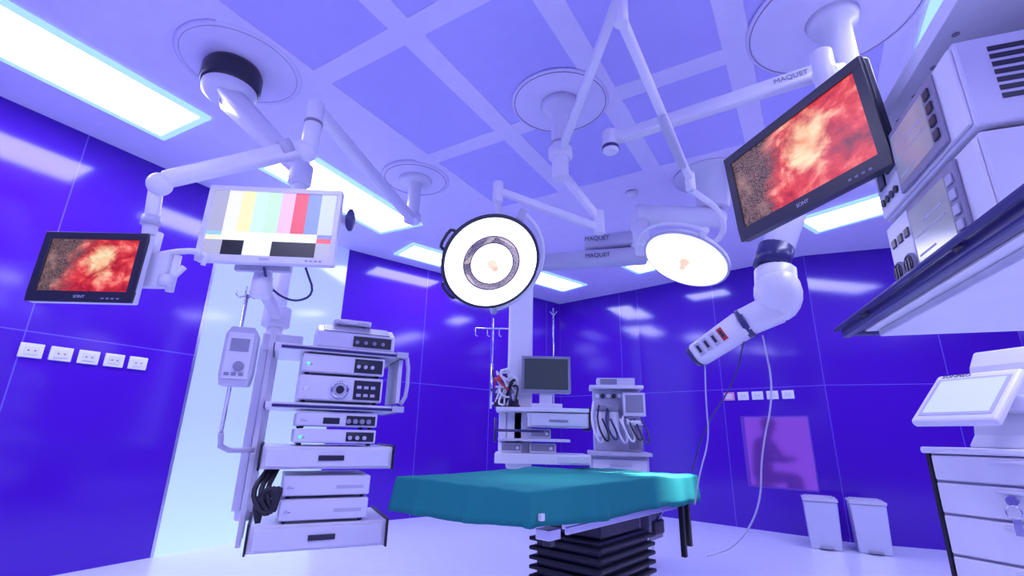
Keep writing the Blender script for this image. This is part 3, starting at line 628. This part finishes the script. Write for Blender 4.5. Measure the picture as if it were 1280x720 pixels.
def console(z,h,label,k):
    M=Ms_@Matrix.Translation((.52,.012,z)); w=.46
    r=root('electrosurgical_console',label,'medical device',M)
    part('housing',r,MB().box(-w/2,w/2,0,.42,.01,h,CREAM).box(-w/2+.02,w/2-.02,.02,.40,0,.01,BLACK),bevel=.010)
    part('front_panel',r,MB().box(-w/2+.006,w/2-.006,-.008,0,.018,h-.010,WHITE),bevel=.003)
    part('bezel',r,MB().box(-.075,.160,-.016,-.008,.022,h-.014,GREY),bevel=.004)
    part('display',r,MB().box(-.060,.115,-.018,-.016,.042,h-.032,DISP).box(-.05,.03,-.0185,-.018,.055,.06,LGREY).box(-.05,.09,-.0185,-.018,.10,.104,LGREY).box(.0,.09,-.0185,-.018,.125,.13,LGREY))
    for j in range(4): part('button',r,MB().box(.125,.148,-.021,-.016,.045+.033*j,.067+.033*j,DARK if k else LGREY),bevel=.002)
    if k==0:
        for x in (-.185,-.120):
            c=MB().cyl((x,-.007,.06),(x,-.016,.06),.029,GREY,bev=.002); c.torus(.022,.003,DARK,Matrix.Translation((x,-.016,.06))@Matrix.Rotation(rad(90),4,'X'),n=20); c.box(x-.012,x-.004,-.019,-.015,.045,.075,DARK); c.box(x+.004,x+.012,-.019,-.015,.045,.075,DARK)
            part('socket',r,c)
        for x in (-.19,-.15,-.11): part('button',r,MB().box(x-.013,x+.013,-.012,-.008,.13,.152,DARK),bevel=.002)
    else:
        for x,zz in ((-.180,.12),(-.120,.14)):
            part('socket',r,MB().prism([(x-.020,zz-.028),(x+.020,zz-.028),(x+.020,zz+.01),(x,zz+.03),(x-.020,zz+.01)],-.013,-.007,DARK,I4,axis='y'),bevel=.002)
        for x in (-.195,-.167,-.139,-.111): part('socket',r,MB().cyl((x,-.007,.055),(x,-.014,.055),.010,DARK,n=12))
        v=MB()
        for j in range(7): v.box(w/2-.0005,w/2+.002,.05,.22,.06+.018*j,.070+.018*j,DARK)
        part('vent',r,v)
    return r
console(1.362,.205,'white electrosurgical console with grey display and round sockets',0)
console(1.569,.205,'white electrosurgical console with grey display and side vents',1)
# ---------------------------------------------------------------- drawer cart right
Mc=TR(1.72,2.08,0,rz=-63.2)
ct=root('drawer_cart','white medical drawer cart with black corner bumpers','drawer cart',Mc)
part('body',ct,MB().box(.012,.60,.012,.5,.16,.965,WHITE2),bevel=.004)
part('worktop',ct,MB().box(-.01,.62,-.02,.52,.965,.99,WHITE),bevel=.008)
for x in (0,.6): part('corner_bumper',ct,MB().box(x,x+.014,-.006,.03,.14,.965,BLACK),bevel=.003)
for z0,z1 in ((.865,.958),(.745,.855),(.60,.735),(.40,.59),(.18,.39)):
    d=part('drawer',ct,MB().box(.02,.595,-.012,.012,z0,z1,WHITE),bevel=.006)
    part('handle',d,MB().box(.2,.42,-.03,-.012,z1-.022,z1-.012,WHITE2),bevel=.003)
part('lock',ct,MB().cyl((.24,-.012,.81),(.24,-.022,.81),.02,CHROME,bev=.002))
part('key',ct,MB().box(.237,.243,-.05,-.022,.80,.82,CHROME).torus(.022,.0025,CHROME,Matrix.Translation((.245,-.045,.775))@Matrix.Rotation(rad(90),4,'X'),n=20).box(.236,.26,-.047,-.044,.70,.755,CHROME))
for x in (.08,.53):
    for y in (.08,.43): part('caster',ct,MB().cyl((x-.015,y,.05),(x+.015,y,.05),.05,BLACK).box(x-.02,x+.02,y-.02,y+.02,.08,.16,LGREY))
Mu=TR(2.06,1.90,.9905,rz=-75)
us=root('ultrasound_console','white console unit with tilted bright display on the cart','medical device',Mu)
part('base',us,MB().prism([(-.15,0),(.22,0),(.22,.36),(.02,.40),(-.03,.33),(-.10,.05)],-.19,.22,CREAM),bevel=.012)
Md=TR(1.80,1.93,1.19,rz=-75,rx=-48)
part('display_frame',us,MB().box(-.150,.150,0,.035,-.150,.145,WHITE),M=Md,bevel=.012)
part('display_bezel',us,MB().box(-.128,.128,-.002,.001,-.118,.108,LGREY),M=Md)
part('display',us,MB().box(-.115,.115,-.004,-.002,-.105,.095,DISPW),M=Md)
pA=Md@Vector((.02,.035,0)); pB=Mu@Vector((0,0,.16))
part('neck',us,MB().beam(pA,pB,.1,.06,.1,.08,LGREY),M=I4)
part('side_panel',us,MB().prism([(.0,.03),(.18,.03),(.18,.30),(.06,.33),(0,.26)],-.194,-.190,LGREY))
o=text(us,'SONPISO',.026,I4,DARK); o.matrix_basis=Mu.inverted()@Md@TXF(-.07,-.0008,.127)
# ---------------------------------------------------------------- anaesthesia pendant
ap=root('equipment_pendant','white ceiling pendant column with shelves, drawers and hooks','equipment pendant',TR(1.7,3.7,H))
c=MB().lathe([(.3,0),(.3,-.015),(.16,-.03),(.13,-.3),(.12,-.32)],WHITE,TR(1.7,3.7,H-.012),n=36); part('ceiling_mount',ap,c,M=I4)
part('upper_arm',ap,MB().cyl((1.78,3.7,2.79),(1.0,3.66,2.79),.085,WHITE,n=28,bev=.03),M=I4)
part('arm_joint',ap,MB().cyl((1.05,3.68,2.79),(1.05,3.68,2.40),.08,WHITE,bev=.01),M=I4)
part('lower_arm',ap,MB().beam((1.1,3.68,2.58),(.62,3.84,2.58),.15,.13,.14,.13,LGREY),M=I4)
part('lower_arm',ap,MB().beam((1.1,3.68,2.43),(.02,3.96,2.43),.16,.13,.14,.13,LGREY),M=I4)
d0=Vector((1.1,3.68,0)); d1=Vector((.02,3.96,0)); xd=(d0-d1).normalized(); nn=Vector((xd.y,-xd.x,0))
for zt,tx in ((2.58,'MAQUET'),(2.43,'MAQUET')):
    t_=text(ap,tx,.05,I4,DARK); MT=Matrix((xd,Vector((0,0,1)),nn)).transposed().to_4x4(); MT.translation=Vector((.72,3.78,zt))+nn*.083; MT.translation.z=zt
    t_.matrix_basis=world(ap).inverted()@MT
part('column',ap,MB().box(-.02,.18,3.90,4.06,.75,2.40,WHITE),M=I4,bevel=.02)
Ma=TR(.26,3.95,0,rz=0)
part('shelf',ap,MB().box(-.36,.34,-.24,.12,1.17,1.2,WHITE),M=Ma,bevel=.004)
part('drawer_housing',ap,MB().box(-.12,.34,-.22,.12,1.06,1.165,WHITE).box(.34,.352,-.24,.12,1.04,1.21,BLACK),M=Ma,bevel=.004)
dd=part('drawer',ap,MB().box(-.10,.33,-.235,-.22,1.07,1.155,WHITE2),M=Ma,bevel=.003); part('handle',dd,MB().box(.04,.18,-.242,-.235,1.10,1.115,GREY),M=Ma)
part('shelf',ap,MB().box(-.36,.34,-.26,.12,.80,.87,WHITE).box(.1,.33,-.268,-.26,.81,.86,WHITE2),M=Ma,bevel=.004)
part('shelf',ap,MB().box(-.34,.2,-.2,.1,.955,.975,WHITE2),M=Ma,bevel=.004)
part('side_column',ap,MB().box(-.34,-.28,-.05,.05,.87,1.17,WHITE2),M=Ma,bevel=.004)
part('side_column',ap,MB().box(-.22,-.16,-.05,.05,.87,1.17,WHITE2),M=Ma,bevel=.004)
part('side_rail',ap,MB().tube([(-.36,-.26,1.12),(-.36,-.28,.95)],.01,NAVY).tube([(-.36,-.27,1.03),(.0,-.27,1.03)],.01,NAVY),M=Ma)
c=MB().cyl((-.15,4.0,1.55),(-.15,4.0,1.95),.006,CHROME,n=10); c.cyl((-.3,4.0,1.86),(.0,4.0,1.86),.006,CHROME,n=8); c.cyl((-.15,4.0,1.2),(-.15,4.0,1.56),.010,CHROME,n=10)
for x in (-.3,-.2,-.1,0): c.tube([(x,4.0,1.86),(x,4.0,1.80),(x+.02,4.0,1.79)],.004,CHROME,n=6)
part('hook_bar',ap,c,M=I4)
c=MB().cyl((.36,4.0,1.2),(.36,4.0,2.05),.006,CHROME,n=10); c.tube([(.33,4,2.02),(.36,4,1.98),(.39,4,2.02)],.004,CHROME,n=6); part('hook_pole',ap,c,M=I4)
for k,(x,z,w_) in enumerate(((-.24,.872,.16),(.0,.872,.2),(-.02,.977,.16))):
    M=Ma@TR(x,-.14,z); rr=root('anaesthesia_module','small white monitoring module with dark front slot on a shelf','medical device',M,'modules on the pendant shelves')
    part('housing',rr,MB().box(-w_/2,w_/2,0,.16,0,.07,CREAM),bevel=.006); part('front_panel',rr,MB().box(-w_/2+.01,w_/2-.01,-.004,0,.015,.06,GREY)); part('button',rr,MB().cyl((w_*.3,-.004,.035),(w_*.3,-.012,.035),.012,WHITE,n=12))
r,_=monitor('monitor','small dark anaesthesia monitor with white foot on the shelf',TR(.285,3.83,1.46,rx=0),.385,.29,GREY,WHITE2,DISPD,bw=.02,brand='SONY')
part('foot',r,MB().box(-.12,.12,-.06,.08,-.258,-.225,WHITE2).box(-.05,.05,.01,.045,-.24,-.14,WHITE2),bevel=.004)
rnd=random.Random(11)
cb=root('cable_bundle','tangle of black and white monitoring cables on the shelf','cables',TR(-.02,3.80,1.202))
for k in range(16):
    p=[(rnd.uniform(-.13,.10),rnd.uniform(-.06,.06),rnd.uniform(.012,.30)) for _ in range(6)]; p[0]=(p[0][0],p[0][1],.012)
    part('cable',cb,MB().tube(p,.008,(BLACK,WHITE,NAVY,LGREY,WHITE)[k%5] if k!=3 else RED,smoothpath=2))
part('holder',cb,MB().box(-.1,.09,-.03,.03,0,.06,DARK),bevel=.005)
Mm=TR(.98,4.45,0,rz=-8)
am=root('anaesthesia_machine','white anaesthesia machine with vaporisers, hoses and top shelf','anaesthesia machine',Mm)
part('cabinet',am,MB().box(-.26,.22,-.2,.25,.12,.85,LGREY),bevel=.01)
for z0,z1 in ((.15,.36),(.38,.59),(.61,.82)):
    d=part('drawer',am,MB().box(-.24,.20,-.215,-.2,z0,z1,WHITE2),bevel=.004); part('handle',d,MB().box(-.1,.08,-.235,-.215,z1-.05,z1-.035,LGREY),bevel=.002)
part('worktop',am,MB().box(-.28,.24,-.28,.25,.85,.88,LGREY),bevel=.005)
part('back_column',am,MB().box(-.22,.20,.06,.25,.88,1.42,LGREY),bevel=.01)
part('top_shelf',am,MB().box(-.25,.23,-.05,.26,1.42,1.45,WHITE),bevel=.005)
part('top_unit',am,MB().box(-.18,.16,.0,.2,1.45,1.52,WHITE2).box(-.15,.0,-.003,0,1.46,1.51,GREY),bevel=.006)
for x in (-.15,-.04):
    part('vaporiser',am,MB().cyl((x,0,1.0),(x,0,1.22),.045,WHITE,bev=.008).cyl((x,0,1.22),(x,0,1.27),.05,GREY,bev=.006))
part('absorber',am,MB().cyl((.13,-.12,.90),(.13,-.12,1.1),.06,GREY,bev=.008).cyl((.13,-.12,1.1),(.13,-.12,1.14),.07,WHITE,bev=.008))
part('ventilator_panel',am,MB().box(.04,.23,-.1,.06,1.18,1.38,CREAM).box(.06,.21,-.104,-.1,1.21,1.36,GREY),bevel=.008)
for k in range(5): part('gauge',am,MB().cyl((-.18+.05*k,.055,1.36),(-.18+.05*k,.03,1.36),.02,DARK if k%2 else WHITE,n=14))
for k,x in enumerate((-.22,-.17,-.1,-.02,.04,.1,.16)):
    part('hose',am,MB().tube([(x,-.06,1.3-.03*k),(x-.03,-.20,1.12),(x+.04,-.28,.93+.02*(k%3)),(x+.08,-.24,1.0),(x+.02,-.16,1.15)],.009,(WHITE,DARK,NAVY,WHITE2)[k%4],smoothpath=2))
for x in (-.18,.16):
    for y in (-.14,.2): part('caster',am,MB().cyl((x-.015,y,.05),(x+.015,y,.05),.05,BLACK).box(x-.02,x+.02,y-.02,y+.02,.07,.12,LGREY))
# ---------------------------------------------------------------- pedal bins
def pbin(x,y,rz):
    r=root('pedal_bin','pale plastic pedal waste bin standing against the blue wall','waste bin',TR(x,y,0,rz=rz),'pedal bins by the wall')
    b=MB(); w,d_=.145,.15
    vs=[(-w*.9,-d_*.92,0),(w*.9,-d_*.92,0),(w*.9,d_*.92,0),(-w*.9,d_*.92,0),(-w,-d_,.43),(w,-d_,.43),(w,d_,.43),(-w,d_,.43)]
    b.add(vs,[(3,2,1,0),(4,5,6,7),(0,1,5,4),(1,2,6,5),(2,3,7,6),(3,0,4,7)],BINC)
    part('body',r,b,bevel=.012)
    part('lid',r,MB().box(-w-.006,w+.006,-d_-.01,d_+.008,.432,.46,LGREY).box(-w+.02,w-.02,-d_+.02,d_-.02,.46,.47,LGREY),bevel=.008)
    part('pedal',r,MB().box(-.06,.06,-d_-.03,-d_*.85,.012,.028,GREY),bevel=.004)
pbin(3.17,5.28,-28); pbin(3.53,5.12,-28)
# ---------------------------------------------------------------- person beyond the window
def person(M):
    J={'pelvis':(0,0,.52,.15),'waist':(0,-.02,.68,.13),'chest':(0,-.07,.88,.15),'neck':(0,-.12,1.04,.06),'head0':(0,-.15,1.12,.075),'head1':(0,-.18,1.22,.09),
       'shL':(-.17,-.08,.98,.06),'elL':(-.24,-.18,.76,.045),'wrL':(-.12,-.38,.74,.03),'haL':(-.08,-.45,.75,.03),
       'shR':(.17,-.08,.98,.06),'elR':(.24,-.18,.76,.045),'wrR':(.12,-.38,.76,.03),'haR':(.08,-.45,.77,.03),
       'hiL':(-.1,-.02,.50,.1),'knL':(-.13,-.44,.52,.065),'anL':(-.13,-.42,.10,.045),'foL':(-.13,-.56,.045,.04),
       'hiR':(.1,-.02,.50,.1),'knR':(.13,-.44,.52,.065),'anR':(.13,-.42,.10,.045),'foR':(.13,-.56,.045,.04)}
    E=[('pelvis','waist'),('waist','chest'),('chest','neck'),('neck','head0'),('head0','head1'),('chest','shL'),('shL','elL'),('elL','wrL'),('wrL','haL'),('chest','shR'),('shR','elR'),('elR','wrR'),('wrR','haR'),('pelvis','hiL'),('hiL','knL'),('knL','anL'),('anL','foL'),('pelvis','hiR'),('hiR','knR'),('knR','anR'),('anR','foR')]
    ks=list(J); me=bpy.data.meshes.new('person'); me.from_pydata([J[k][:3] for k in ks],[(ks.index(a),ks.index(b)) for a,b in E],[])
    o=bpy.data.objects.new('person',me); COL.objects.link(o); o.matrix_basis=M
    md=o.modifiers.new('skin','SKIN')
    for i,k in enumerate(ks):
        s=me.skin_vertices[0].data[i]; s.radius=(J[k][3],J[k][3]); s.use_root=(k=='pelvis')
    ss=o.modifiers.new('sub','SUBSURF'); ss.levels=2; ss.render_levels=2
    me.materials.append(SCRUB)
    o['label']='seated person in dark clothing leaning forward beyond the window'; o['category']='person'; ROOTW[o.name]=M.copy()
    part('hair',o,MB().ball((0,-.165,1.235),.1,BLACK,sc=(.95,1.05,1)))
    return o
person(Mr@TR(1.12,1.3,0,rz=80))
st=root('stool','dark round swivel stool under the seated person','stool',Mr@TR(1.12,1.3,0))
part('seat',st,MB().cyl((0,0,.34),(0,0,.40),.17,DARK,bev=.02)); part('post',st,MB().cyl((0,0,.03),(0,0,.34),.025,CHROME)); part('base',st,MB().cyl((0,0,0),(0,0,.03),.22,GREY,bev=.01))
w=bpy.data.worlds.new('w'); SC.world=w; w.use_nodes=True; w.node_tree.nodes['Background'].inputs[0].default_value=(.1,.08,.4,1); w.node_tree.nodes['Background'].inputs[1].default_value=.3
